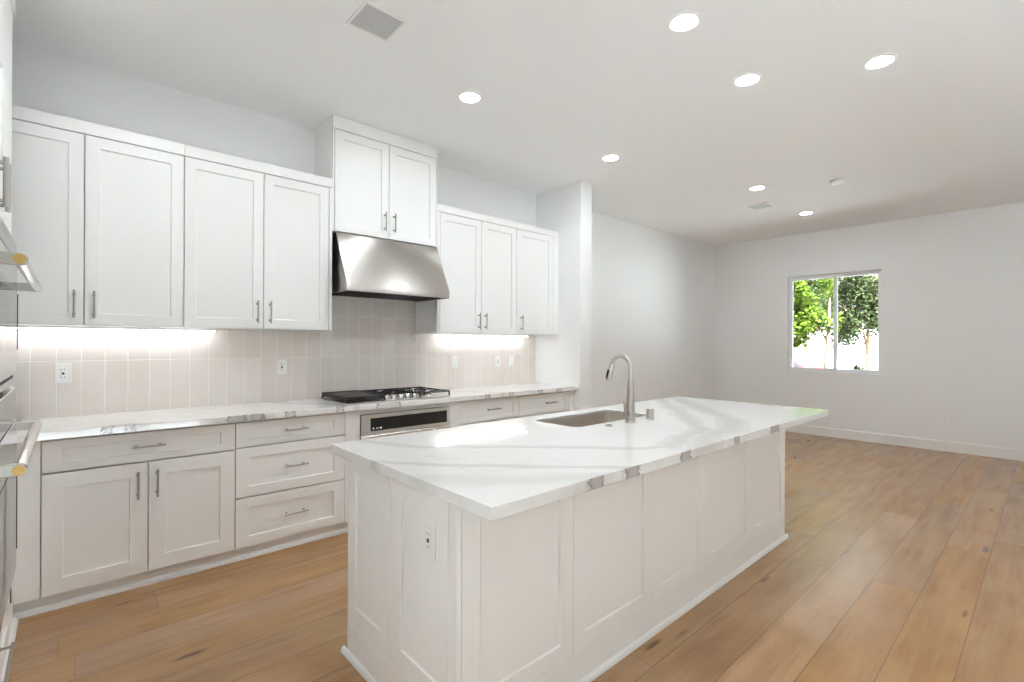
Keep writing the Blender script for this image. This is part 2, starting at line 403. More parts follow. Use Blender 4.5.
def base_profile(mb, p0, p1, nrm, h=0.135, t=0.015):
    p0 = Vector(p0); n = Vector(nrm); z = Vector((0, 0, 1))
    mb.prism([p0, p0 + n * t, p0 + n * t + z * (h - 0.014), p0 + n * (t * 0.45) + z * (h - 0.004), p0 + n * (t * 0.4) + z * h, p0 + z * h], Vector(p1) - p0)
bb = MB(); base_profile(bb, (XF, YR, 0), (XF, YW, 0), (-1, 0, 0)); struct('baseboard_far', bb, M['trim'])
bb = MB(); base_profile(bb, (XS1, YW, 0), (XF - 0.015, YW, 0), (0, -1, 0)); struct('baseboard_back', bb, M['trim'])

# window 1: white two-pane slider
wx = XF + 0.065
fr = MB()
T_ = 0.032
fr.box(wx, wx + 0.07, WY0, WY0 + T_, WZ0, WZ1).box(wx, wx + 0.07, WY1 - T_, WY1, WZ0, WZ1)
fr.box(wx, wx + 0.07, WY0 + T_, WY1 - T_, WZ0, WZ0 + T_).box(wx, wx + 0.07, WY0 + T_, WY1 - T_, WZ1 - T_, WZ1)
win = bpy.data.objects.new('window_1', None); C.objects.link(win); win.location = (XF + 0.1, (WY0 + WY1) / 2, WZ0); win['kind'] = 'structure'
struct('window_frame', fr, M['vinyl'], win, 0.003)
def sash(y0, y1, x, b):
    m = MB(); z0, z1 = WZ0 + 0.025, WZ1 - 0.025
    m.box(x, x + 0.03, y0, y0 + b, z0, z1).box(x, x + 0.03, y1 - b, y1, z0, z1).box(x, x + 0.03, y0 + b, y1 - b, z0, z0 + b).box(x, x + 0.03, y0 + b, y1 - b, z1 - b, z1)
    s_ = struct('window_sash', m, M['vinyl'], win, 0.002)
    obj('window_pane', MB().box(x + 0.012, x + 0.016, y0 + b - 0.004, y1 - b + 0.004, z0 + b - 0.004, z1 - b + 0.004), M['glass'], s_)
sash(2.118, WY1 - 0.022, wx - 0.012, 0.034); sash(WY0 + 0.022, 2.178, wx + 0.022, 0.03)
struct('window_sill', MB().box(XF - 0.012, wx + 0.005, WY0 - 0.0, WY1 + 0.0, WZ0 - 0.012, WZ0 + 0.004), M['trim'], win, 0.002)
# sliding door frames of the unseen openings added for daylight
def door_frame(name, axis, a, b, c, z1):
    m = MB(); q = 0.05
    for lo, hi, z0, zz in ((a, a + q, 0, z1), (b - q, b, 0, z1), ((a + b) / 2 - q / 2, (a + b) / 2 + q / 2, 0, z1 - q), (a + q, b - q, z1 - q, z1), (a + q, b - q, 0, 0.03)):
        if axis == 'x': m.box(lo, hi, c, c + 0.06, z0, zz)
        else: m.box(c, c + 0.06, lo, hi, z0, zz)
    struct(name, m, M['vinyl'], None, 0.003)
door_frame('door_1', 'x', REAR[0][0], REAR[0][1], YR - 0.11, REAR_Z[1]); door_frame('door_2', 'x', REAR[1][0], REAR[1][1], YR - 0.11, REAR_Z[1])
door_frame('door_3', 'y', LW[0], LW[1], XL - 0.11, LW[2])

# ------------------------------------------------------------------ cabinet builders
X1, Y1, Z1 = Vector((1, 0, 0)), Vector((0, 1, 0)), Vector((0, 0, 1))
def bar_handle(parent, c, d, out, L=0.152, r=0.0055, so_=0.032, inset=0.022, mat=None):
    c = Vector(c); d = Vector(d); out = Vector(out); m = MB()
    b = c + out * so_
    m.cyl(b - d * L / 2, b + d * L / 2, r, 14)
    for s in (-1, 1):
        p = c + d * s * (L / 2 - inset)
        m.cyl(p - out * 0.002, p + out * so_, r * 0.85, 12)
        m.cyl(p - out * 0.001, p + out * 0.003, r * 1.5, 12)
    return obj('handle', m, mat or M['nickel_dark'], parent)

G = 0.0024   # half gap between fronts
def front(parent, name, x0, x1, z0, z1, yf, **kw):
    """shaker front facing -y; returns the panel"""
    m = MB().shaker((x0 + G, yf + 0.02, z0 + G), X1, Z1, x1 - x0 - 2 * G, z1 - z0 - 2 * G, **kw)
    return obj(name, m, M['cab'], parent, 0.0012)

def wall_unit(name, label, x0, x1, z0, ztop, yf, zdoor, splits, handles, group, left_stile=0.0, right_stile=0.0):
    t = thing(name, label, 'cabinet', ((x0 + x1) / 2, YW - 0.003, z0), group)
    yc = yf + 0.0215
    obj('carcass', MB().box(x0, x1, yf + 0.032, YW - 0.003, z0, ztop), M['cab'], t, 0.001)
    obj('crown_board', MB().box(x0, x1, yf - 0.001, yc - 0.0005, zdoor + 0.003, ztop), M['cab'], t, 0.0012)
    if left_stile: obj('stile', MB().box(x0, x0 + left_stile - G, yf, yc - 0.0005, z0, zdoor), M['cab'], t, 0.001)
    if right_stile: obj('stile', MB().box(x1 - right_stile + G, x1, yf, yc - 0.0005, z0, zdoor), M['cab'], t, 0.001)
    for (a, b), hx in zip(splits, handles):
        d = front(t, 'door', a, b, z0 + 0.002, zdoor, yf, st=0.062)
        bar_handle(d, (hx, yf, z0 + (0.115 if ztop < 2.8 else 0.135)), Z1, -Y1)
    return t
WG = 'white wall cabinets of the kitchen run'
wall_unit('wall_cabinet', 'two-door white wall cabinet at the left end, next to the oven tower', -0.42, 0.519, 1.45, 2.575, YU, 2.504,
          [(-0.40, 0.058), (0.058, 0.519)], [0.017, 0.100], WG)
wall_unit('wall_cabinet', 'two-door white wall cabinet immediately left of the range hood', 0.5195, 1.440, 1.45, 2.575, YU, 2.504,
          [(0.5195, 0.972), (0.972, 1.416)], [0.932, 1.013], WG, right_stile=0.024)
wall_unit('hood_cabinet', 'tall white two-door cabinet above the range hood reaching the ceiling', 1.4405, 2.3635, 2.19, ZC - 0.002, YU, 2.955,
          [(1.457, 1.902), (1.902, 2.349)], [1.862, 1.945], WG, left_stile=0.0165, right_stile=0.0145)
wall_unit('wall_cabinet', 'two-door white wall cabinet immediately right of the range hood', 2.364, 3.300, 1.45, 2.57, YU, 2.504,
          [(2.392, 2.855), (2.855, 3.300)], [2.818, 2.897], WG, left_stile=0.028)
wall_unit('wall_cabinet', 'single-door white wall cabinet against the wall stub, right end of the run', 3.3005, XS0 - 0.004, 1.45, 2.57, YU, 2.504,
          [(3.3005, 3.830)], [3.363], WG, right_stile=0.0916)

# ------------------------------------------------------------------ base cabinets
ZB, ZBT = 0.083, ZT - TH      # bottom of the fronts, top of the carcasses
def base_unit(name, label, x0, x1, group, filler=0.0, stile=0.0):
    t = thing(name, label, 'cabinet', ((x0 + x1) / 2, YW - 0.003, 0), group)
    obj('carcass', MB().box(x0, x1, YB + 0.042, YW - 0.003, 0.10, ZBT - 0.001), M['cab'], t, 0.001)
    obj('toe_kick', MB().box(x0, x1, YB + 0.045, YB + 0.06, 0.0, 0.10), M['cab'], t)
    q = MB(); n = 6; p0 = Vector((x0, YB + 0.045, 0)); prof = [p0] + [p0 + Vector((0, -0.022 * math.cos(k * PI / 2 / n), 0.026 * math.sin(k * PI / 2 / n))) for k in range(n + 1)]
    q.prism(prof, (x1 - x0, 0, 0)); obj('shoe_molding', q, M['trim'], t)
    if filler: obj('filler', MB().box(x0, x0 + filler - G, YB, YB + 0.021, ZB, ZBT - 0.004), M['cab'], t, 0.001)
    if stile: obj('stile', MB().box(x1 - stile + G, x1, YB, YB + 0.021, ZB, ZBT - 0.004), M['cab'], t, 0.001)
    return t
def drawer(t, x0, x1, z0, z1, hx=None):
    d = front(t, 'drawer', x0, x1, z0, z1, YB, st=0.075, rt_=0.042 if z1 - z0 < 0.2 else 0.062, rb=0.042 if z1 - z0 < 0.2 else 0.062)
    bar_handle(d, ((x0 + x1) / 2 if hx is None else hx, YB, (z0 + z1) / 2 + 0.004), X1, -Y1)
    return d
BG = 'white base cabinets of the kitchen run'
ZD1 = ZBT - 0.011
t = base_unit('base_cabinet', 'white base cabinet with one wide drawer over two doors, beside the oven tower', -0.2045, 0.757, BG, filler=0.1015)
drawer(t, -0.103, 0.757, 0.700, ZD1)
d = front(t, 'door', -0.103, 0.326, ZB, 0.696, YB, st=0.078); bar_handle(d, (0.281, YB, 0.575), Z1, -Y1)
d = front(t, 'door', 0.326, 0.757, ZB, 0.696, YB, st=0.078); bar_handle(d, (0.366, YB, 0.575), Z1, -Y1)
t = base_unit('drawer_cabinet', 'white three-drawer base cabinet left of the cooktop', 0.7575, 1.452, BG)
drawer(t, 0.7575, 1.452, 0.708, ZD1, 1.112); drawer(t, 0.7575, 1.452, 0.394, 0.704, 1.112); drawer(t, 0.7575, 1.452, ZB, 0.390, 1.112)
# cooktop section: open carcass around the drawer microwave
XM0, XM1 = 1.566, 2.338
t = thing('microwave_cabinet', 'white base cabinet holding the built-in microwave drawer under the cooktop', 'cabinet', (1.94, YW - 0.003, 0), BG)
obj('side_panel', MB().box(1.4525, 1.472, YB + 0.0215, YW - 0.003, 0.10, ZBT - 0.001), M['cab'], t, 0.001)
obj('side_panel', MB().box(2.4065, 2.4255, YB + 0.0215, YW - 0.003, 0.10, ZBT - 0.001), M['cab'], t, 0.001)
obj('back_panel', MB().box(1.472, 2.4065, YW - 0.02, YW - 0.003, 0.10, ZBT - 0.001), M['cab'], t)
obj('shelf', MB().box(1.472, 2.4065, YB + 0.03, YW - 0.02, 0.385, 0.403), M['cab'], t)
ff = MB(); ff.box(1.4525, XM0 - 0.003, YB - 0.002, YB + 0.021, ZB, ZBT - 0.001).box(XM1 + 0.003, 2.4255, YB - 0.002, YB + 0.021, ZB, ZBT - 0.001)
ff.box(XM0 - 0.003, XM1 + 0.003, YB - 0.002, YB + 0.021, 0.836, ZBT - 0.001)
obj('face_frame', ff, M['cab'], t, 0.001)
d = front(t, 'drawer', XM0, XM1, ZB, 0.395, YB, st=0.075); bar_handle(d, (1.95, YB, 0.24), X1, -Y1)
obj('toe_kick', MB().box(1.4525, 2.4255, YB + 0.045, YB + 0.06, 0, 0.10), M['cab'], t)
q = MB(); p0 = Vector((1.4525, YB + 0.045, 0)); q.prism([p0] + [p0 + Vector((0, -0.022 * math.cos(k * PI / 12), 0.026 * math.sin(k * PI / 12))) for k in range(7)], (0.973, 0, 0)); obj('shoe_molding', q, M['trim'], t)
# the microwave drawer
mw = thing('microwave', 'stainless steel microwave drawer with black glass control strip under the cooktop', 'microwave', (1.95, YB + 0.25, 0.404))
obj('body', MB().box(XM0 + 0.012, XM1 - 0.012, YB + 0.0, YB + 0.50, 0.404, 0.825), M['vent_dark'], mw)
s = MB(); s.box(XM0, XM1, YB - 0.022, YB - 0.003, 0.686, 0.832); obj('control_panel', s, M['steel_light'], mw, 0.003)
s = MB(); s.box(1.634, 2.306, YB - 0.0245, YB - 0.0215, 0.712, 0.806); g_ = obj('control_glass', s, M['blackglass'], mw, 0.0008)
s = MB()
for k, (dx, r) in enumerate(((0.022, 0.0055), (0.048, 0.0035), (0.060, 0.0035), (0.082, 0.0065))):
    s.cyl((1.634 + dx, YB - 0.0245, 0.730), (1.634 + dx, YB - 0.0252, 0.730), r, 14)
obj('display_marks', s, M['mark'], g_)
s = MB(); s.box(XM0, XM1, YB - 0.022, YB - 0.003, 0.404, 0.664); dd = obj('drawer_front', s, M['steel_light'], mw, 0.003)
obj('window', MB().box(1.67, 2.23, YB - 0.0245, YB - 0.0215, 0.46, 0.60), M['blackglass'], dd)
s = MB(); s.prism([(XM0, YB - 0.003, 0.668), (XM0, YB - 0.045, 0.662), (XM0, YB - 0.047, 0.672), (XM0, YB - 0.022, 0.685), (XM0, YB - 0.003, 0.685)], (XM1 - XM0, 0, 0)); obj('handle_lip', s, M['chrome'], mw, 0.001)
t = base_unit('drawer_cabinet', 'white drawer base cabinet immediately right of the cooktop', 2.426, 3.141, BG)
drawer(t, 2.426, 3.141, 0.672, ZD1, 2.817); drawer(t, 2.426, 3.141, 0.378, 0.668); drawer(t, 2.426, 3.141, ZB, 0.374)
t = base_unit('drawer_cabinet', 'white drawer base cabinet at the right end beside the wall stub', 3.1415, XS0 - 0.004, BG, stile=0.06)
drawer(t, 3.1415, 3.862, 0.672, ZD1, 3.565); drawer(t, 3.1415, 3.862, 0.378, 0.668); drawer(t, 3.1415, 3.862, ZB, 0.374)

tag(obj('countertop', MB().box(-0.205, XS0 - 0.003, YCF, YW - 0.003, ZBT, ZT), M['quartz_counter'], bevel=0.002),
    'long white grey-veined quartz countertop along the back wall', 'countertop')
bs = MB(); bs.box(-0.5, XS0 - 0.003, YW - 0.009, YW - 0.0005, ZT + 0.0005, 1.4485)
bs.box(1.4415, 2.363, YW - 0.009, YW - 0.0005, 1.4485, 2.188)
tag(obj('backsplash', bs, M['tile']), 'greige stacked vertical tile backsplash with pale grout above the countertop', 'backsplash')

# ------------------------------------------------------------------ range hood
hx0, hx1 = 1.470, 2.362
hd = thing('range_hood', 'stainless steel sloped range hood over the cooktop', 'range hood', ((hx0 + hx1) / 2, 3.66, 1.735))
HY = 3.39
s = MB(); s.prism([(hx0, YW - 0.012, 1.752), (hx0, HY + 0.012, 1.752), (hx0, HY + 0.012, 1.735), (hx0, HY, 1.735), (hx0, HY, 1.792), (hx0, YU + 0.004, 2.186), (hx0, YW - 0.012, 2.186)], (hx1 - hx0, 0, 0))
obj('canopy', s, M['steel'], hd, 0.002)
for a in (hx0, hx1 - 0.012): obj('side_rim', MB().box(a, a + 0.012, HY + 0.012, YW - 0.012, 1.735, 1.752), M['steel'], hd)
for k in range(3):
    a = hx0 + 0.016 + k * (hx1 - hx0 - 0.03) / 3; b = a + (hx1 - hx0 - 0.03) / 3 - 0.004; s = MB()
    s.box(a, b, HY + 0.10, YW - 0.05, 1.746, 1.751)
    n = 9
    for j in range(n):
        xx = a + 0.01 + (b - a - 0.02) * j / (n - 1); s.box(xx - 0.006, xx + 0.006, HY + 0.11, YW - 0.06, 1.738, 1.746)
    obj('baffle_filter', s, M['vent_dark'], hd)
for xx in (hx0 + 0.2, hx1 - 0.2): obj('hood_lamp', MB().cyl((xx, HY + 0.055, 1.744), (xx, HY + 0.055, 1.7515), 0.03), M['hoodlamp'], hd)
s = MB()
for k in range(4): s.cyl((hx0 + 0.06 + k * 0.03, HY + 0.055, 1.742), (hx0 + 0.06 + k * 0.03, HY + 0.055, 1.7515), 0.008, 12)
obj('buttons', s, M['black'], hd)

# ------------------------------------------------------------------ cooktop
cx0, cx1, cy0, cy1 = 1.472, 2.372, 3.372, 3.872
ck = thing('gas_cooktop', 'stainless gas cooktop with black griddle plate and cast iron grates', 'cooktop', ((cx0 + cx1) / 2, (cy0 + cy1) / 2, ZT))
obj('base_pan', MB().box(cx0, cx1, cy0, cy1, ZT, ZT + 0.010), M['steel'], ck, 0.004)
ZG = ZT + 0.050
s = MB(); s.box(cx0 + 0.004, cx0 + 0.302, cy0 + 0.012, cy1 - 0.01, ZG - 0.012, ZG - 0.003)
for a, b, c, e in ((cx0 + 0.004, cx0 + 0.302, cy0 + 0.012, cy0 + 0.03), (cx0 + 0.004, cx0 + 0.302, cy1 - 0.03, cy1 - 0.01), (cx0 + 0.004, cx0 + 0.018, cy0 + 0.03, cy1 - 0.03), (cx0 + 0.288, cx0 + 0.302, cy0 + 0.03, cy1 - 0.03)):
    s.box(a, b, c, e, ZG - 0.003, ZG + 0.004)
obj('griddle_plate', s, M['griddle'], ck, 0.002)
def grate(a, b, c, e, dz=0.0):
    m = MB(); h0, h1 = ZG - 0.010 + dz, ZG + dz; q = 0.008
    m.box(a, b, c, c + q, h0, h1).box(a, b, e - q, e, h0, h1).box(a, a + q, c + q, e - q, h0, h1).box(b - q, b, c + q, e - q, h0, h1)
    m.box(a + q, b - q, (c + e) / 2 - q / 2, (c + e) / 2 + q / 2, h0, h1)
    xm = (a + b) / 2
    for yc in ((c * 3 + e) / 4, (c + 3 * e) / 4):
        L = (e - c) / 4
        m.box(a + q, xm - 0.03, yc - q / 2, yc + q / 2, h0, h1).box(xm + 0.03, b - q, yc - q / 2, yc + q / 2, h0, h1)
        m.box(xm - q / 2, xm + q / 2, yc + 0.03, yc + L - q / 2, h0, h1).box(xm - q / 2, xm + q / 2, yc - L + q / 2, yc - 0.03, h0, h1)
    for px in (a + q / 2, b - q / 2):
        for py in (c + q / 2, e - q / 2): m.cyl((px, py, ZT + 0.0095), (px, py, h0 + 0.002), 0.007, 10)
    return obj('grate', m, M['iron'], ck, 0.0015)
grate(cx0 + 0.004, cx0 + 0.302, cy0 + 0.014, cy1 - 0.012, -0.014)
grate(cx0 + 0.308, cx0 + 0.600, cy0 + 0.105, cy1 - 0.012); grate(cx0 + 0.606, cx1 - 0.006, cy0 + 0.014, cy1 - 0.012)
def burner(x, y, r):
    b = obj('burner', MB().lathe((x, y, ZT + 0.0095), [(r * 1.25, 0), (r * 1.25, 0.004), (r, 0.006), (r * 0.95, 0.018), (r * 0.9, 0.02)], 26), M['chrome'], ck)
    obj('burner_cap', MB().lathe((x, y, ZT + 0.029), [(r * 0.85, 0), (r * 0.88, 0.003), (r * 0.8, 0.008), (r * 0.5, 0.010)], 26), M['iron'], b)
for x, y, r in ((cx0 + 0.153, cy0 + 0.14, 0.034), (cx0 + 0.153, cy0 + 0.37, 0.034), (cx0 + 0.454, cy0 + 0.30, 0.05), (cx0 + 0.75, cy0 + 0.135, 0.04), (cx0 + 0.75, cy0 + 0.375, 0.032)): burner(x, y, r)
for k in range(5):
    x = cx0 + 0.325 + k * 0.064; y = cy0 + 0.052
    kb = obj('knob', MB().lathe((x, y, ZT + 0.0095), [(0.024, 0), (0.024, 0.004), (0.0195, 0.006), (0.018, 0.032), (0.016, 0.035)], 22), M['chrome'], ck)
    obj('pointer', MB().box(x - 0.002, x + 0.002, y - 0.017, y + 0.002, ZT + 0.0445, ZT + 0.0465), M['black'], kb)

# ------------------------------------------------------------------ oven tower on the left
TX = -0.209; TY0, TY1 = 1.87, 3.362
OX = -0.166; OY0, OY1 = 1.92, 2.965
ot = thing('oven_tower', 'tall white cabinet tower at the far left holding two wall ovens', 'cabinet', (-0.55, 2.76, 0))
def wbox(name, mb, p, b=0.001): return obj(name, mb, M['cab'], p, b)
wbox('side_panel', MB().box(XL + 0.003, TX, TY0, TY0 + 0.02, 0.10, ZC - 0.003), ot); wbox('side_panel', MB().box(XL + 0.003, TX, OY1 + 0.01, OY1 + 0.03, 0.10, ZC - 0.003), ot)
s = MB(); s.box(TX - 0.02, TX, TY0 + 0.02, OY0 - 0.004, 0.10, ZC - 0.003).box(TX - 0.02, TX, OY1 + 0.004, TY1, 0.10, ZC - 0.003)
s.box(TX - 0.02, TX, OY0 - 0.004, OY1 + 0.004, 2.552, ZC - 0.003); s.box(TX - 0.02, TX, OY0 - 0.004, OY1 + 0.004, 1.778, 1.792); s.box(TX - 0.02, TX, OY0 - 0.004, OY1 + 0.004, 0.345, 0.365)
wbox('face_frame', s, ot)
wbox('crown_board', MB().box(TX, TX + 0.012, TY0, TY1, 2.93, ZC - 0.003), ot)
wbox('cabinet_top', MB().box(XL + 0.003, TX - 0.02, TY0 + 0.02, OY1 + 0.01, 1.775, 2.6), ot)
def xfront(parent, name, y0, y1, z0, z1, xf, **kw):   # shaker front facing +x
    return obj(name, MB().shaker((xf - 0.02, y0 + G, z0 + G), Y1, Z1, y1 - y0 - 2 * G, z1 - z0 - 2 * G, **kw), M['cab'], parent, 0.0012)
ym = (OY0 + OY1) / 2
d = xfront(ot, 'door', OY0, 2.58, 1.794, 2.55, TX + 0.003, st=0.062); bar_handle(d, (TX + 0.003, 2.535, 1.935), Z1, X1, 0.18, 0.0085, 0.034)
d = xfront(ot, 'door', 2.58, OY1, 1.794, 2.55, TX + 0.003, st=0.062); bar_handle(d, (TX + 0.003, 2.625, 1.935), Z1, X1, 0.18, 0.0085, 0.034)
d = xfront(ot, 'drawer', OY0, OY1, 0.108, 0.343, TX + 0.024, st=0.07); bar_handle(d, (TX + 0.024, ym, 0.235), Y1, X1, 0.3)
wbox('toe_kick', MB().box(TX - 0.01, TX + 0.010, TY0, TY1 - 0.003, 0.0, 0.10), ot)
q = MB(); p0 = Vector((TX + 0.010, TY0, 0)); q.prism([p0] + [p0 + Vector((0.02 * math.cos(k * PI / 12), 0, 0.026 * math.sin(k * PI / 12))) for k in range(7)], (0, TY1 - TY0 - 0.003, 0)); obj('shoe_molding', q, M['trim'], ot)

def oven_handle(parent, z):
    hX = OX + 0.062; a, b = OY0 + 0.03, OY1 - 0.03; R_ = 0.0165
    h = obj('handle', MB().cyl((hX, a + 0.012, z), (hX, b - 0.012, z), R_, 26), M['chrome'], parent)
    for y, sg in ((a, -1), (b, 1)):
        m = MB().prism([(OX - 0.001, y - 0.0125, z - R_), (hX, y - 0.0125, z - R_), (hX + R_ * 0.71, y - 0.0125, z - R_ * 0.71), (hX + R_, y - 0.0125, z), (hX + R_ * 0.71, y - 0.0125, z + R_ * 0.71), (hX, y - 0.0125, z + R_), (OX - 0.001, y - 0.0125, z + R_)], (0, 0.025, 0))
        obj('bracket', m, M['nickel_dark'], h, 0.002)
        obj('medallion', MB().cyl((hX, y + sg * 0.0120, z), (hX, y + sg * 0.0165, z), R_ * 0.86, 24), M['brass'], h)
def oven(label, z0, z1, ctrl, gz0, gz1, hz, ventz):
    o = thing('wall_oven', label, 'oven', (-0.45, ym, z0), 'built-in ovens in the tower')
    obj('body', MB().box(XL + 0.02, TX + 0.002, OY0 + 0.012, OY1 - 0.012, z0 + 0.004, z1 - 0.004), M['vent_dark'], o)
    zc0, zc1 = ctrl
    cp = obj('control_panel', MB().box(TX + 0.002, OX - 0.004, OY0, OY1, zc0, zc1), M['steel_oven'], o, 0.002)
    obj('control_glass', MB().box(OX - 0.006, OX - 0.002, OY0 + 0.008, OY1 - 0.010, zc0 + 0.008, zc1 - 0.008), M['blackglass'], cp)
    dz0, dz1 = ventz[1] + 0.003, zc0 - 0.006
    dr = obj('door', MB().box(TX + 0.002, OX, OY0, OY1, dz0, dz1), M['steel_oven'], o, 0.003)
    obj('window', MB().box(OX - 0.003, OX + 0.0015, OY0 + 0.05, OY1 - 0.018, gz0, gz1), M['blackglass'], dr)
    obj('window_edge', MB().box(OX - 0.002, OX + 0.003, OY1 - 0.018, OY1 - 0.010, gz0, gz1), M['black'], dr)
    oven_handle(dr, hz)
    v = obj('vent_trim', MB().box(TX + 0.002, OX - 0.010, OY0, OY1, ventz[0], ventz[1]), M['steel_oven'], o, 0.002)
    s = MB()
    for k in range(11): s.box(OX - 0.011, OX - 0.009, OY0 + 0.03 + k * 0.09, OY0 + 0.10 + k * 0.09, (ventz[0] + ventz[1]) / 2 - 0.006, (ventz[0] + ventz[1]) / 2 + 0.006)
    obj('vent_slots', s, M['slot'], v)
oven('upper stainless wall oven with glass door and bar handle in the left tower', 1.182, 1.776, (1.692, 1.776), 1.325, 1.560, 1.592, (1.182, 1.245))
oven('lower stainless wall oven with taller door, below the other oven in the left tower', 0.366, 1.180, (1.030, 1.165), 0.480, 0.865, 1.000, (0.366, 0.395))

# ------------------------------------------------------------------ island
IX0, IX1, IY0, IY1 = 0.855, 3.852, 1.0226, 2.135
BX0, BX1, BY0, BY1 = 0.905, 3.735, 1.255, 2.065
isl = thing('kitchen_island', 'long white panelled kitchen island cabinet in the middle of the floor', 'island', ((BX0 + BX1) / 2, (BY0 + BY1) / 2, 0))
ft = 0.02
wbox('carcass_end', MB().box(BX0 + ft + 0.0005, BX0 + 0.04, BY0 + ft + 0.0005, BY1 - ft - 0.0005, 0.0, ZBT - 0.001), isl)
wbox('carcass_end', MB().box(BX1 - 0.04, BX1 - ft - 0.0005, BY0 + ft + 0.0005, BY1 - ft - 0.0005, 0.0, ZBT - 0.001), isl)
wbox('carcass_back', MB().box(BX0 + 0.0405, BX1 - 0.0405, BY0 + ft + 0.0005, BY0 + 0.04, 0.0, ZBT - 0.001), isl)
wbox('carcass_bottom', MB().box(BX0 + 0.0405, BX1 - 0.0405, BY0 + 0.0405, BY1 - ft - 0.0005, 0.10, 0.118), isl)
# short end facing the camera: two framed panels over a base board
obj('base_board', MB().box(BX0, BX0 + ft, BY0 + 0.001, BY1, 0.0, 0.142), M['cab'], isl, 0.001)
for a, b, sl_, sr_ in ((1.686, BY1, 0.068, 0.074), (1.302, 1.684, 0.045, 0.078)):
    # outward -x: u runs towards -y
    m = MB().shaker((BX0 + ft, b - 0.001, 0.1435), -Y1, Z1, b - a - 0.002, ZBT - 0.006 - 0.1435, t=ft, sl=sr_, sr=sl_, rt_=0.06, rb=0.085, dep=0.008, groove=0.0045)
    obj('end_panel', m, M['cab'], isl, 0.0012)
obj('corner_post', MB().box(BX0, BX0 + ft, BY0 + 0.001, 1.300, 0.1435, ZBT - 0.002), M['cab'], isl, 0.0015)
# long side: five framed panels over a base board
obj('base_board', MB().box(BX0 + ft + 0.0005, BX1 - 0.001, BY0, BY0 + ft, 0.0, 0.138), M['cab'], isl, 0.001)
lx = [BX0 + 0.0008, 1.467, 2.035, 2.562, 3.158, BX1]
for i, (a, b) in enumerate(zip(lx, lx[1:])):
    m = MB().shaker((a + 0.001 + (ft if i == 0 else 0), BY0 + ft, 0.1395), X1, Z1, b - a - 0.002 - (ft if i == 0 else 0), ZBT - 0.006 - 0.1395, t=ft, st=0.074, rt_=0.06, rb=0.066, dep=0.008, groove=0.0055)
    obj('side_panel', m, M['cab'], isl, 0.0012)
m = MB().shaker((BX1 - ft, BY0 + ft + 0.001, 0.0), Y1, Z1, BY1 - BY0 - ft - 0.002, ZBT - 0.006, t=ft, st=0.09, rb=0.15)
obj('end_panel', m, M['cab'], isl, 0.0012)
for k in range(5):   # doors on the kitchen side
    a = BX0 + 0.03 + k * (BX1 - BX0 - 0.06) / 5; b = a + (BX1 - BX0 - 0.06) / 5
    m = MB().shaker((b - G, BY1 - ft, 0.10), -X1, Z1, b - a - 2 * G, ZBT - 0.112, t=ft, st=0.075)
    d = obj('door', m, M['cab'], isl, 0.0012); bar_handle(d, (b - 0.05, BY1, 0.74), Z1, Y1)
def shoe(p0, p1, n):
    p0 = Vector(p0); n = Vector(n); return MB().prism([p0] + [p0 + n * 0.016 * math.cos(k * PI / 12) + Z1 * 0.024 * math.sin(k * PI / 12) for k in range(7)], Vector(p1) - p0)
obj('shoe_molding', shoe((BX0 - 0.0005, BY0 - 0.016, 0), (BX0 - 0.0005, BY1 + 0.03, 0), (-1, 0, 0)), M['trim'], isl)
obj('shoe_molding', shoe((BX0 - 0.0004, BY0 - 0.0005, 0), (BX1 + 0.03, BY0 - 0.0005, 0), (0, -1, 0)), M['trim'], isl)

# slab with the sink cut-out
SX0, SX1, SY0, SY1, SR = 2.000, 2.715, 1.692, 2.022, 0.05
def rrect(x0, x1, y0, y1, r, n=7):
    pts = []
    for cx, cy, a0 in ((x1 - r, y1 - r, 0), (x0 + r, y1 - r, PI / 2), (x0 + r, y0 + r, PI), (x1 - r, y0 + r, 1.5 * PI)):
        for k in range(n + 1):
            a = a0 + k * PI / 2 / n; pts.append((cx + r * math.cos(a), cy + r * math.sin(a)))
    return pts
def slab_with_hole(x0, x1, y0, y1, z0, z1, hole):
    bm = bmesh.new()
    ov = [bm.verts.new((x, y, z1)) for x, y in ((x0, y0), (x1, y0), (x1, y1), (x0, y1))]
    hv = [bm.verts.new((x, y, z1)) for x, y in hole]
    es = [bm.edges.new((l[i], l[(i + 1) % len(l)])) for l in (ov, hv) for i in range(len(l))]
    bmesh.ops.triangle_fill(bm, use_beauty=True, edges=es, normal=(0, 0, 1))
    r = bmesh.ops.extrude_face_region(bm, geom=bm.faces[:])
    for v in [g for g in r['geom'] if isinstance(g, bmesh.types.BMVert)]: v.co.z = z0
    bm.verts.ensure_lookup_table(); bm.verts.index_update()
    m = MB(); m.add([v.co.copy() for v in bm.verts], [[v.index for v in f.verts] for f in bm.faces]); bm.free()
    return m
hole = rrect(SX0, SX1, SY0, SY1, SR)
tag(obj('island_countertop', slab_with_hole(IX0, IX1, IY0, IY1, ZBT, ZT, hole), M['quartz_island'], bevel=0.0022),
    'white quartz island countertop with bold grey veins and sink cut-out', 'countertop')

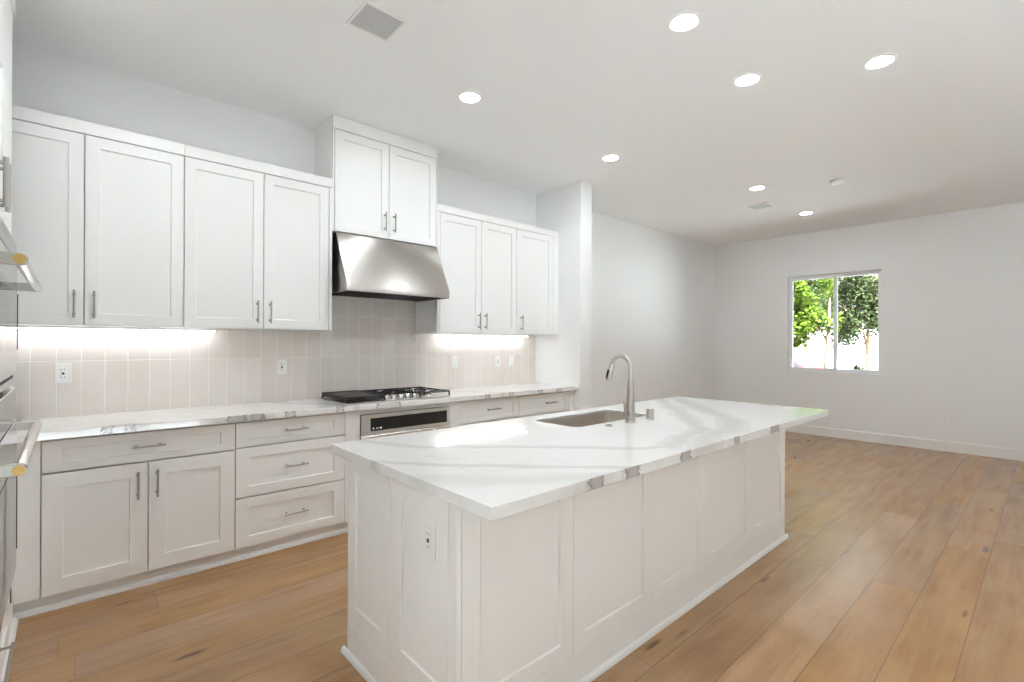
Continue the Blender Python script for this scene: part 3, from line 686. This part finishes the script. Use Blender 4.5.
# undermount sink
sk = thing('kitchen_sink', 'rectangular stainless undermount sink in the island countertop', 'sink', ((SX0 + SX1) / 2, (SY0 + SY1) / 2, 0.66))
def ring_loft(rings, close_bottom=True):
    m = MB(); n = len(rings[0][0])
    for pts, z in rings: m.v += [Vector((x, y, z)) for x, y in pts]
    for i in range(len(rings) - 1):
        for k in range(n): m.f.append([i * n + k, i * n + (k + 1) % n, (i + 1) * n + (k + 1) % n, (i + 1) * n + k])
    if close_bottom: m.f.append([(len(rings) - 1) * n + k for k in range(n)])
    return m
zt = ZBT - 0.0008
bw = ring_loft([(rrect(SX0 - 0.03, SX1 + 0.03, SY0 - 0.03, SY1 + 0.012, SR + 0.02), zt - 0.002), (rrect(SX0 - 0.03, SX1 + 0.03, SY0 - 0.03, SY1 + 0.012, SR + 0.02), zt),
                (rrect(SX0 + 0.0008, SX1 - 0.0008, SY0 + 0.0008, SY1 - 0.0008, SR), zt), (rrect(SX0 + 0.0008, SX1 - 0.0008, SY0 + 0.0008, SY1 - 0.0008, SR), 0.903), (rrect(SX0 + 0.003, SX1 - 0.003, SY0 + 0.003, SY1 - 0.003, SR - 0.002), 0.903),
                (rrect(SX0 + 0.004, SX1 - 0.004, SY0 + 0.004, SY1 - 0.004, SR), 0.70), (rrect(SX0 + 0.02, SX1 - 0.02, SY0 + 0.02, SY1 - 0.02, SR), 0.672), (rrect(SX0 + 0.06, SX1 - 0.06, SY0 + 0.06, SY1 - 0.06, SR - 0.01), 0.664)])
obj('bowl', bw, M['sink'], sk)
dxs, dys = (SX0 + SX1) / 2, (SY0 + SY1) / 2 + 0.03
dr = obj('drain', MB().lathe((dxs, dys, 0.6635), [(0.055, 0), (0.055, 0.003), (0.045, 0.005), (0.038, 0.001), (0.01, 0.0005)], 26), M['chrome'], sk)

# faucet
FX, FY = 2.375, 1.612
fc = thing('kitchen_faucet', 'tall brushed nickel pull-down faucet with curved gooseneck beside the sink', 'faucet', (FX, FY, ZT))
obj('body', MB().lathe((FX, FY, ZT), [(0.031, 0), (0.031, 0.004), (0.027, 0.008), (0.0265, 0.02), (0.0258, 0.055), (0.024, 0.062), (0.0235, 0.09), (0.021, 0.14), (0.0175, 0.20), (0.0155, 0.24)], 30), M['nickel'], fc)
pts = [(FX, FY, ZT + 0.235), (FX, FY, ZT + 0.27)]
RA = 0.066
for k in range(0, 19):
    a = PI - k * PI / 18 * 0.93
    pts.append((FX, FY + RA + RA * math.cos(a), ZT + 0.302 + RA * math.sin(a) * 1.12))
obj('gooseneck', MB().tube(pts, 0.0128, 18), M['nickel'], fc)
e = Vector(pts[-1]); dn = (Vector(pts[-1]) - Vector(pts[-2])).normalized()
sh = obj('spray_head', MB().tube([e - dn * 0.004, e + dn * 0.004, e + dn * 0.03, e + dn * 0.062, e + dn * 0.085, e + dn * 0.088], [0.0135, 0.0148, 0.0155, 0.0165, 0.0185, 0.017], 20), M['nickel'], fc)
side = Vector((-1, 0, 0)).cross(dn).normalized()
q = e + dn * 0.05 + Vector((-0.014, 0.006, 0)) 
obj('spray_button', MB().tube([q - dn * 0.024, q - dn * 0.02, q + dn * 0.02, q + dn * 0.024], [0.004, 0.0075, 0.0075, 0.004], 12), M['black'], sh)
lv = MB().cyl((FX - 0.015, FY, ZT + 0.052), (FX - 0.048, FY + 0.002, ZT + 0.052), 0.0165, 20)
hub = obj('handle_hub', lv, M['nickel'], fc, 0.002)
obj('lever', MB().tube([(FX - 0.042, FY + 0.002, ZT + 0.056), (FX - 0.046, FY + 0.006, ZT + 0.085), (FX - 0.047, FY + 0.010, ZT + 0.118), (FX - 0.048, FY + 0.011, ZT + 0.122)], [0.0075, 0.0065, 0.006, 0.004], 12), M['nickel'], hub)
# air gap and disposal switch
ag = tag(obj('air_gap_cap', MB().lathe((2.562, 1.602, ZT), [(0.024, 0), (0.024, 0.004), (0.0215, 0.006), (0.0215, 0.058), (0.019, 0.062)], 26), M['nickel']),
         'short brushed nickel air gap cylinder right of the faucet', 'air gap')
sw = thing('disposal_button', 'low round brushed nickel disposal button left of the faucet', 'button', (2.173, 1.612, ZT))
obj('flange', MB().lathe((2.173, 1.612, ZT), [(0.022, 0), (0.022, 0.005), (0.019, 0.007)], 24), M['nickel'], sw)
obj('push_button', MB().lathe((2.173, 1.612, ZT + 0.0065), [(0.012, 0), (0.012, 0.005), (0.010, 0.006)], 20), M['nickel'], sw)

# ------------------------------------------------------------------ outlets and switches
def plate(name, label, cat, c, u, out, kind, W=0.072, H=0.117, group=None):
    """c = centre on the surface; u = in-plane horizontal; out = outward"""
    c = Vector(c); u = Vector(u); out = Vector(out)
    def bx(mb, a, b, z0, z1, d0, d1):
        p = [c + u * i + Z1 * k + out * d for d in (d0, d1) for i, k in ((a, z0), (b, z0), (b, z1), (a, z1))]
        mb.add(p, [[3, 2, 1, 0], [4, 5, 6, 7], [0, 1, 5, 4], [1, 2, 6, 5], [2, 3, 7, 6], [3, 0, 4, 7]]); return mb
    t = thing(name, label, cat, c, group)
    obj('cover_plate', bx(MB(), -W / 2, W / 2, -H / 2, H / 2, 0.0003, 0.0055), M['plastic'], t, 0.002)
    if kind == 'outlet':
        r = obj('receptacle', bx(MB(), -0.0165, 0.0165, -0.033, 0.033, 0.0050, 0.0072), M['plastic'], t, 0.001)
        s = MB()
        for zz in (-0.018, 0.018):
            bx(s, -0.008, -0.0055, zz - 0.004, zz + 0.005, 0.0068, 0.0074); bx(s, 0.0055, 0.008, zz - 0.004, zz + 0.005, 0.0068, 0.0074); bx(s, -0.002, 0.002, zz - 0.011, zz - 0.007, 0.0068, 0.0074)
        obj('slots', s, M['slot'], r)
    elif kind == 'gfci':
        r = obj('receptacle', bx(MB(), -0.0165, 0.0165, -0.033, 0.033, 0.0050, 0.0072), M['plastic'], t, 0.001)
        s = MB()
        for zz in (-0.022, 0.022):
            bx(s, -0.008, -0.0055, zz - 0.004, zz + 0.005, 0.0068, 0.0074); bx(s, 0.0055, 0.008, zz - 0.004, zz + 0.005, 0.0068, 0.0074)
        obj('slots', s, M['slot'], r)
        obj('test_button', bx(MB(), -0.006, 0.006, -0.007, 0.006, 0.007, 0.0084), M['vent_dark'], r)
    else:
        obj('rocker', bx(MB(), -0.0165, 0.0165, -0.033, 0.033, 0.0050, 0.0085), M['plastic'], t, 0.002)
    return t
yt = YW - 0.009
OG = 'outlets and switches on the tile'
plate('wall_outlet', 'white outlet on the tile nearest the oven tower', 'outlet', (-0.028, yt, 1.171), X1, -Y1, 'gfci', group=OG)
plate('wall_outlet', 'white outlet on the tile just left of the cooktop', 'outlet', (1.197, yt, 1.173), X1, -Y1, 'gfci', group=OG)
plate('wall_switch', 'plain white rocker switch on the tile just right of the cooktop', 'switch', (2.798, yt, 1.178), X1, -Y1, 'rocker', group=OG)
plate('wall_outlet', 'white outlet with dark button on the right-hand tile between two switches', 'outlet', (3.356, yt, 1.172), X1, -Y1, 'gfci', group=OG)
plate('wall_switch', 'white rocker switch on the tile closest to the wall stub', 'switch', (3.552, yt, 1.170), X1, -Y1, 'rocker', group=OG)
plate('wall_outlet', 'white outlet on the short end panel of the kitchen island', 'outlet', (BX0 + 0.007, 1.420, 0.690), -Y1, -X1, 'gfci', H=0.122, W=0.078)
plate('wall_outlet', 'white outlet low on the far wall right of the window', 'outlet', (XF, 0.912, 0.438), -Y1, -X1, 'outlet')
pc = thing('round_outlet', 'small round white cover cap on the tile below the range hood', 'cover', (2.36, yt, 1.400))  # plain round cover cap, not an electrical outlet
obj('disc', MB().tube([(2.36, yt + 0.0003, 1.400), (2.36, yt - 0.004, 1.400), (2.36, yt - 0.007, 1.400)], [0.030, 0.030, 0.024], 24), M['plastic'], pc, 0.0)
obj('screw', MB().cyl((2.36, yt - 0.0065, 1.400), (2.36, yt - 0.009, 1.400), 0.006, 12), M['chrome'], pc)

# ------------------------------------------------------------------ led strips under the wall cabinets
def strip(x0, x1, label):
    t = thing('under_cabinet_light', label, 'light', ((x0 + x1) / 2, 3.867, 1.4495), 'led strips under the wall cabinets')
    obj('housing', MB().box(x0 - 0.006, x1 + 0.006, 3.846, 3.888, 1.437, 1.4495), M['plastic'], t, 0.001)
    obj('diffuser', MB().box(x0, x1, 3.850, 3.884, 1.4305, 1.4365), M['strip'], t)
strip(-0.36, 0.74, 'glowing led strip under the left-hand wall cabinets'); strip(2.56, 3.72, 'glowing led strip under the wall cabinets right of the hood')

# ------------------------------------------------------------------ ceiling fittings
def downlight(x, y, label):
    t = thing('recessed_downlight', label, 'ceiling light', (x, y, ZC), 'recessed ceiling downlights')
    m = MB(); n = 32; prof = [(0.082, 0.0), (0.082, -0.004), (0.070, -0.009), (0.064, -0.006), (0.062, -0.001)]
    for r, z in prof: m.v += [Vector((x + r * math.cos(2 * PI * k / n), y + r * math.sin(2 * PI * k / n), ZC + z)) for k in range(n)]
    for i in range(len(prof) - 1):
        for k in range(n): m.f.append([i * n + k, i * n + (k + 1) % n, (i + 1) * n + (k + 1) % n, (i + 1) * n + k])
    obj('trim_ring', m, M['trim'], t)
    obj('lens', MB().lathe((x, y, ZC), [(0.0622, -0.0035), (0.0622, -0.0005)], 32), M['lamp'], t)
downlight(2.388, 1.300, 'recessed downlight nearest the top edge, over the middle of the island')
downlight(3.206, 1.310, 'recessed downlight over the far end of the island')
downlight(3.581, 0.692, 'recessed downlight rightmost of all, set apart over open floor')
downlight(2.035, 2.690, 'recessed downlight in front of the tall hood cabinet, leftmost of all')
downlight(3.648, 2.700, 'recessed downlight closest to the wall stub')
downlight(5.516, 2.145, 'recessed downlight beside the far ceiling vent, nearer of that pair')
downlight(7.025, 2.125, 'recessed downlight farthest away, nearest the window wall')
downlight(0.410, 2.690, 'recessed downlight over the aisle in front of the left-hand drawers')  # extra out-of-view lamp, added to brighten the left kitchen
downlight(1.570, 1.300, 'recessed downlight over the near end of the island')  # another lamp added out of view for more light here
def vent(x0, x1, y0, y1, n, label):
    t = thing('ceiling_vent', label, 'vent', ((x0 + x1) / 2, (y0 + y1) / 2, ZC), 'ceiling air vents')
    m = MB(); b = 0.014
    m.box(x0, x1, y0, y0 + b, ZC - 0.008, ZC - 0.0003).box(x0, x1, y1 - b, y1, ZC - 0.008, ZC - 0.0003).box(x0, x0 + b, y0 + b, y1 - b, ZC - 0.008, ZC - 0.0003).box(x1 - b, x1, y0 + b, y1 - b, ZC - 0.008, ZC - 0.0003)
    obj('frame', m, M['trim'], t, 0.001)
    obj('cavity', MB().box(x0 + b, x1 - b, y0 + b, y1 - b, ZC - 0.0012, ZC - 0.0004), M['vent_dark'], t)
    for k in range(n):
        yy = y0 + b + (k + 0.5) * (y1 - y0 - 2 * b) / n; h = (y1 - y0 - 2 * b) / n * 0.25
        obj('slat', MB().prism([(x0 + b, yy - h, ZC - 0.0020), (x0 + b, yy - h, ZC - 0.0035), (x0 + b, yy + h, ZC - 0.0078), (x0 + b, yy + h, ZC - 0.0062)], (x1 - x0 - 2 * b, 0, 0)), M['grey_slat'], t)
vent(1.078, 1.314, 2.278, 2.510, 11, 'square slatted ceiling vent near the top edge, above the kitchen aisle')
vent(6.130, 6.380, 2.270, 2.530, 11, 'small slatted ceiling vent far off over the living area')
sd = thing('smoke_detector', 'small round white detector on the ceiling right of the far vent', 'detector', (5.896, 1.501, ZC))
obj('base_plate', MB().lathe((5.896, 1.501, ZC), [(0.058, -0.010), (0.062, -0.0005)], 28), M['plastic'], sd)
obj('sensor_head', MB().lathe((5.896, 1.501, ZC), [(0.036, -0.040), (0.046, -0.036), (0.050, -0.0105)], 28), M['plastic'], sd)

# ------------------------------------------------------------------ outside the window
GZ = -0.45
def ground_mat():
    t = NT('pale_concrete'); x, y, z = t.pos(); n = t.noise(t.xyz(x, y, z), 1.5, 4.0)
    t.link(t.mix(n, (0.62, 0.62, 0.61), (0.72, 0.72, 0.71)), t.p.inputs['Base Color']); t.p.inputs['Roughness'].default_value = 0.9; return t.m
M['ground'] = ground_mat()
struct('ground_outside', MB().box(12.6, 110, -60, 70, GZ - 0.2, GZ), M['ground'])
M['soil'] = plain('garden_soil', (0.035, 0.03, 0.022), 0.95, grain=0.3, scale=2); M['fence'] = plain('stained_fence', (0.06, 0.045, 0.032), 0.8, grain=0.2, scale=3)
struct('ground_garden', MB().box(-5.2, 12.6, -60, 70, GZ - 0.2, GZ), M['soil'])  # dark unseen ground, added to keep bounced daylight out of the room
struct('ground_side_yard', MB().box(-40, -5.2, -60, 70, GZ - 0.2, GZ), M['ground'])  # pale unseen ground, added to bounce sunlight through the side opening
struct('wall_garden', MB().box(-12, 9.0, -8.7, -8.5, GZ, 4.9), M['fence'])  # tall dark unseen slab, added to block sky light from the rear
def leaf_mat(name, a, b):
    t = NT(name); x, y, z = t.pos(); n = t.noise(t.xyz(x, y, z), 2.2, 3.0); r = t.geo.outputs['Random Per Island']
    c = t.mix(t.math('MULTIPLY_ADD', r, 0.5, t.math('MULTIPLY', n, 0.5)), a, b)
    d = t.new('ShaderNodeBsdfDiffuse'); tr = t.new('ShaderNodeBsdfTranslucent'); t.link(c, d.inputs[0]); t.link(c, tr.inputs[0])
    mx = t.new('ShaderNodeMixShader'); mx.inputs[0].default_value = 0.35; t.link(d.outputs[0], mx.inputs[1]); t.link(tr.outputs[0], mx.inputs[2])
    t.link(mx.outputs[0], t.out.inputs[0]); return t.m
M['leaf_bright'] = leaf_mat('bright_leaf', (0.022, 0.040, 0.005), (0.13, 0.18, 0.024))
M['leaf_dark'] = leaf_mat('dark_leaf', (0.018, 0.026, 0.011), (0.085, 0.098, 0.042))
M['bark'] = plain('bark', (0.20, 0.13, 0.08), 0.9, grain=0.3, scale=14)
M['stake'] = plain('stake_wood', (0.50, 0.38, 0.25), 0.9, grain=0.2, scale=14)
def crown(rng, blobs, n, size):
    m = MB()
    tot = sum(b[3] ** 2 for b in blobs)
    for bx, by, bz, br in blobs:
        for _ in range(int(n * br * br / tot)):
            d = Vector((rng.gauss(0, 1), rng.gauss(0, 1), rng.gauss(0, 1))).normalized()
            p = Vector((bx, by, bz)) + d * br * (rng.random() ** 0.4)
            a = Vector((rng.gauss(0, 1), rng.gauss(0, 1), rng.gauss(0, 0.6))).normalized(); b = a.cross(d + Vector((0.01, 0.02, 0.3))).normalized(); s = size * rng.uniform(0.6, 1.25)
            m.add([p - a * s, p + b * s * 0.45, p + a * s, p - b * s * 0.45], [[0, 1, 2, 3]])
    return m
def tree(name, label, x, y, blobs, trunk, leaf, n, size, seed, lean=(0, 0), stakes=()):
    rng = random.Random(seed); t = thing(name, label, 'tree', (x, y, GZ), 'trees outside the window')
    tm = MB(); top = trunk
    tm.tube([(x, y, GZ - 0.05), (x + lean[0] * 0.4, y + lean[1] * 0.4, GZ + (top - GZ) * 0.4), (x + lean[0], y + lean[1], top), (x + lean[0] * 1.2, y + lean[1] * 1.2, top + 0.9)], [0.075, 0.062, 0.05, 0.02], 10)
    for k in range(3):
        b = rng.choice(blobs); tm.tube([(x + lean[0], y + lean[1], top - 0.1 + 0.12 * k), ((x + lean[0] + b[0]) / 2, (y + lean[1] + b[1]) / 2, (top + b[2]) / 2 + 0.2), (b[0], b[1], b[2])], [0.022, 0.016, 0.008], 7)
    obj('trunk', tm, M['bark'], t)
    obj('foliage', crown(rng, blobs, n, size), M[leaf], t, flat=True)
    for sx_, sy_, hz in stakes: obj('stake', MB().cyl((sx_, sy_, GZ - 0.05), (sx_, sy_ + 0.03, hz), 0.035, 8), M['stake'], t)
def blobs(rng, cx, cy, cz, rx, ry, rz, k, r):
    out = []
    for _ in range(k):
        d = Vector((rng.gauss(0, 1), rng.gauss(0, 1), rng.gauss(0, 1))).normalized() * (rng.random() ** 0.45)
        out.append((cx + d.x * rx, cy + d.y * ry, cz + d.z * rz, r * rng.uniform(0.7, 1.25)))
    return out
rg = random.Random(11)
tree('street_tree', 'bright green leafy tree in the left window pane', 12.0, 3.30, blobs(rg, 12.0, 3.74, 2.22, 0.5, 0.60, 1.02, 46, 0.25), 1.45, 'leaf_bright', 10500, 0.05, 3, (0.02, -0.10), ((12.0, 3.16, 1.55),))
rg = random.Random(23)
tree('street_tree', 'dull dark green leafy tree in the right window pane', 13.9, 2.86, blobs(rg, 13.9, 3.16, 2.45, 0.6, 0.68, 1.12, 48, 0.30), 1.3, 'leaf_dark', 10500, 0.05, 5, (0.0, 0.03))
rg = random.Random(31)
tree('street_tree', 'muted green tree farther back behind the bright tree', 17.0, 5.15, blobs(rg, 17.0, 5.2, 3.4, 1.3, 1.25, 1.6, 26, 0.5), 1.2, 'leaf_dark', 4000, 0.10, 8)
def shrub(x, y, top, label, seed):
    rng = random.Random(seed); t = thing('shrub', label, 'shrub', (x, y, GZ), 'low shrubs outside the window')
    sm = MB()
    for k in range(7):
        a = rng.uniform(0, 2 * PI); sm.tube([(x, y, GZ - 0.03), (x + 0.12 * math.cos(a), y + 0.12 * math.sin(a), (GZ + top) / 2), (x + 0.22 * math.cos(a), y + 0.22 * math.sin(a), top - 0.1)], [0.015, 0.012, 0.006], 6)
    obj('stems', sm, M['bark'], t)
    obj('foliage', crown(rng, blobs(rng, x, y, (top + GZ) / 2 + 0.15, 0.22, 0.22, (top - GZ) / 2 - 0.1, 10, 0.14), 900, 0.06), M['leaf_dark'], t, flat=True)
shrub(14.4, 3.78, 1.00, 'low shrub beside the window mullion, leftmost of the two', 4); shrub(14.4, 3.12, 0.98, 'low shrub left of the thin trunk in the right pane', 6)
# parked car, mostly hidden behind the trees
M['car'] = plain('red_car_paint', (0.55, 0.06, 0.09), 0.25); M['carglass'] = plain('car_glass', (0.02, 0.022, 0.025), 0.08); M['tyre'] = plain('tyre_rubber', (0.02, 0.02, 0.02), 0.8)
M['taillight'] = plain('tail_light', (0.75, 0.05, 0.08), 0.2)
kx, ky = 20.0, 5.2; kz = GZ
car = thing('parked_car', 'red parked car low in the left window pane', 'car', (kx, ky + 2.0, kz))
prof = [(0, 0.30), (0.02, 0.75), (0.12, 0.92), (0.55, 0.96), (0.95, 1.30), (2.3, 1.34), (3.0, 0.98), (4.0, 0.82), (4.15, 0.55), (4.12, 0.28)]
obj('body', MB().prism([(kx - 0.8, ky + a, kz + b) for a, b in prof], (1.6, 0, 0)), M['car'], car, 0.04)
obj('side_glass', MB().prism([(kx - 0.806, ky + a, kz + b) for a, b in ((0.72, 0.97), (1.02, 1.26), (2.25, 1.29), (2.8, 0.99))], (1.612, 0, 0)), M['carglass'], car)
obj('rear_glass', MB().prism([(kx - 0.66, ky + 0.57, kz + 0.99), (kx - 0.60, ky + 0.93, kz + 1.28), (kx + 0.60, ky + 0.93, kz + 1.28), (kx + 0.66, ky + 0.57, kz + 0.99)], (0, -0.02, 0.012)), M['carglass'], car)
for sx_ in (-0.62, 0.62): obj('tail_light', MB().box(kx + sx_ - 0.16, kx + sx_ + 0.16, ky - 0.01, ky + 0.06, kz + 0.62, kz + 0.76), M['taillight'], car, 0.01)
for sx_ in (-0.72, 0.72):
    for yy in (0.8, 3.3): obj('wheel', MB().cyl((kx + sx_ - 0.1, ky + yy, kz + 0.31), (kx + sx_ + 0.1, ky + yy, kz + 0.31), 0.31, 22), M['tyre'], car, 0.02)
# building across the street
M['brick'] = plain('pale_red_brick', (0.55, 0.30, 0.25), 0.9, grain=0.2, scale=3); M['render_white'] = plain('white_render', (0.80, 0.80, 0.79), 0.9, grain=0.03, scale=2); M['bluepanel'] = plain('blue_panel', (0.30, 0.45, 0.62), 0.6)
bd = thing('apartment_building', 'pale brick apartment building with blue bay across the street', 'building', (44, 5, GZ))
obj('ground_floor', MB().box(40, 50, -6, 13.0, GZ, 3.2), M['render_white'], bd)
obj('upper_floors', MB().box(40.2, 50, -6, 9.9, 3.2, 13.0), M['brick'], bd)
obj('bay', MB().box(39.5, 40.2, 8.25, 9.0, 3.4, 12.6), M['bluepanel'], bd)
for zz in (4.6, 7.6, 10.6):
    for yy in (-4, -1, 2, 5.0, 7.3):
        wn = obj('window', MB().box(40.12, 40.22, yy - 0.5, yy + 0.5, zz - 0.7, zz + 0.8), M['vinyl'], bd); obj('pane', MB().box(40.10, 40.13, yy - 0.43, yy + 0.43, zz - 0.63, zz + 0.73), M['carglass'], wn)
obj('roof', MB().box(39.9, 50.2, -6.2, 10.1, 13.0, 13.3), M['render_white'], bd)
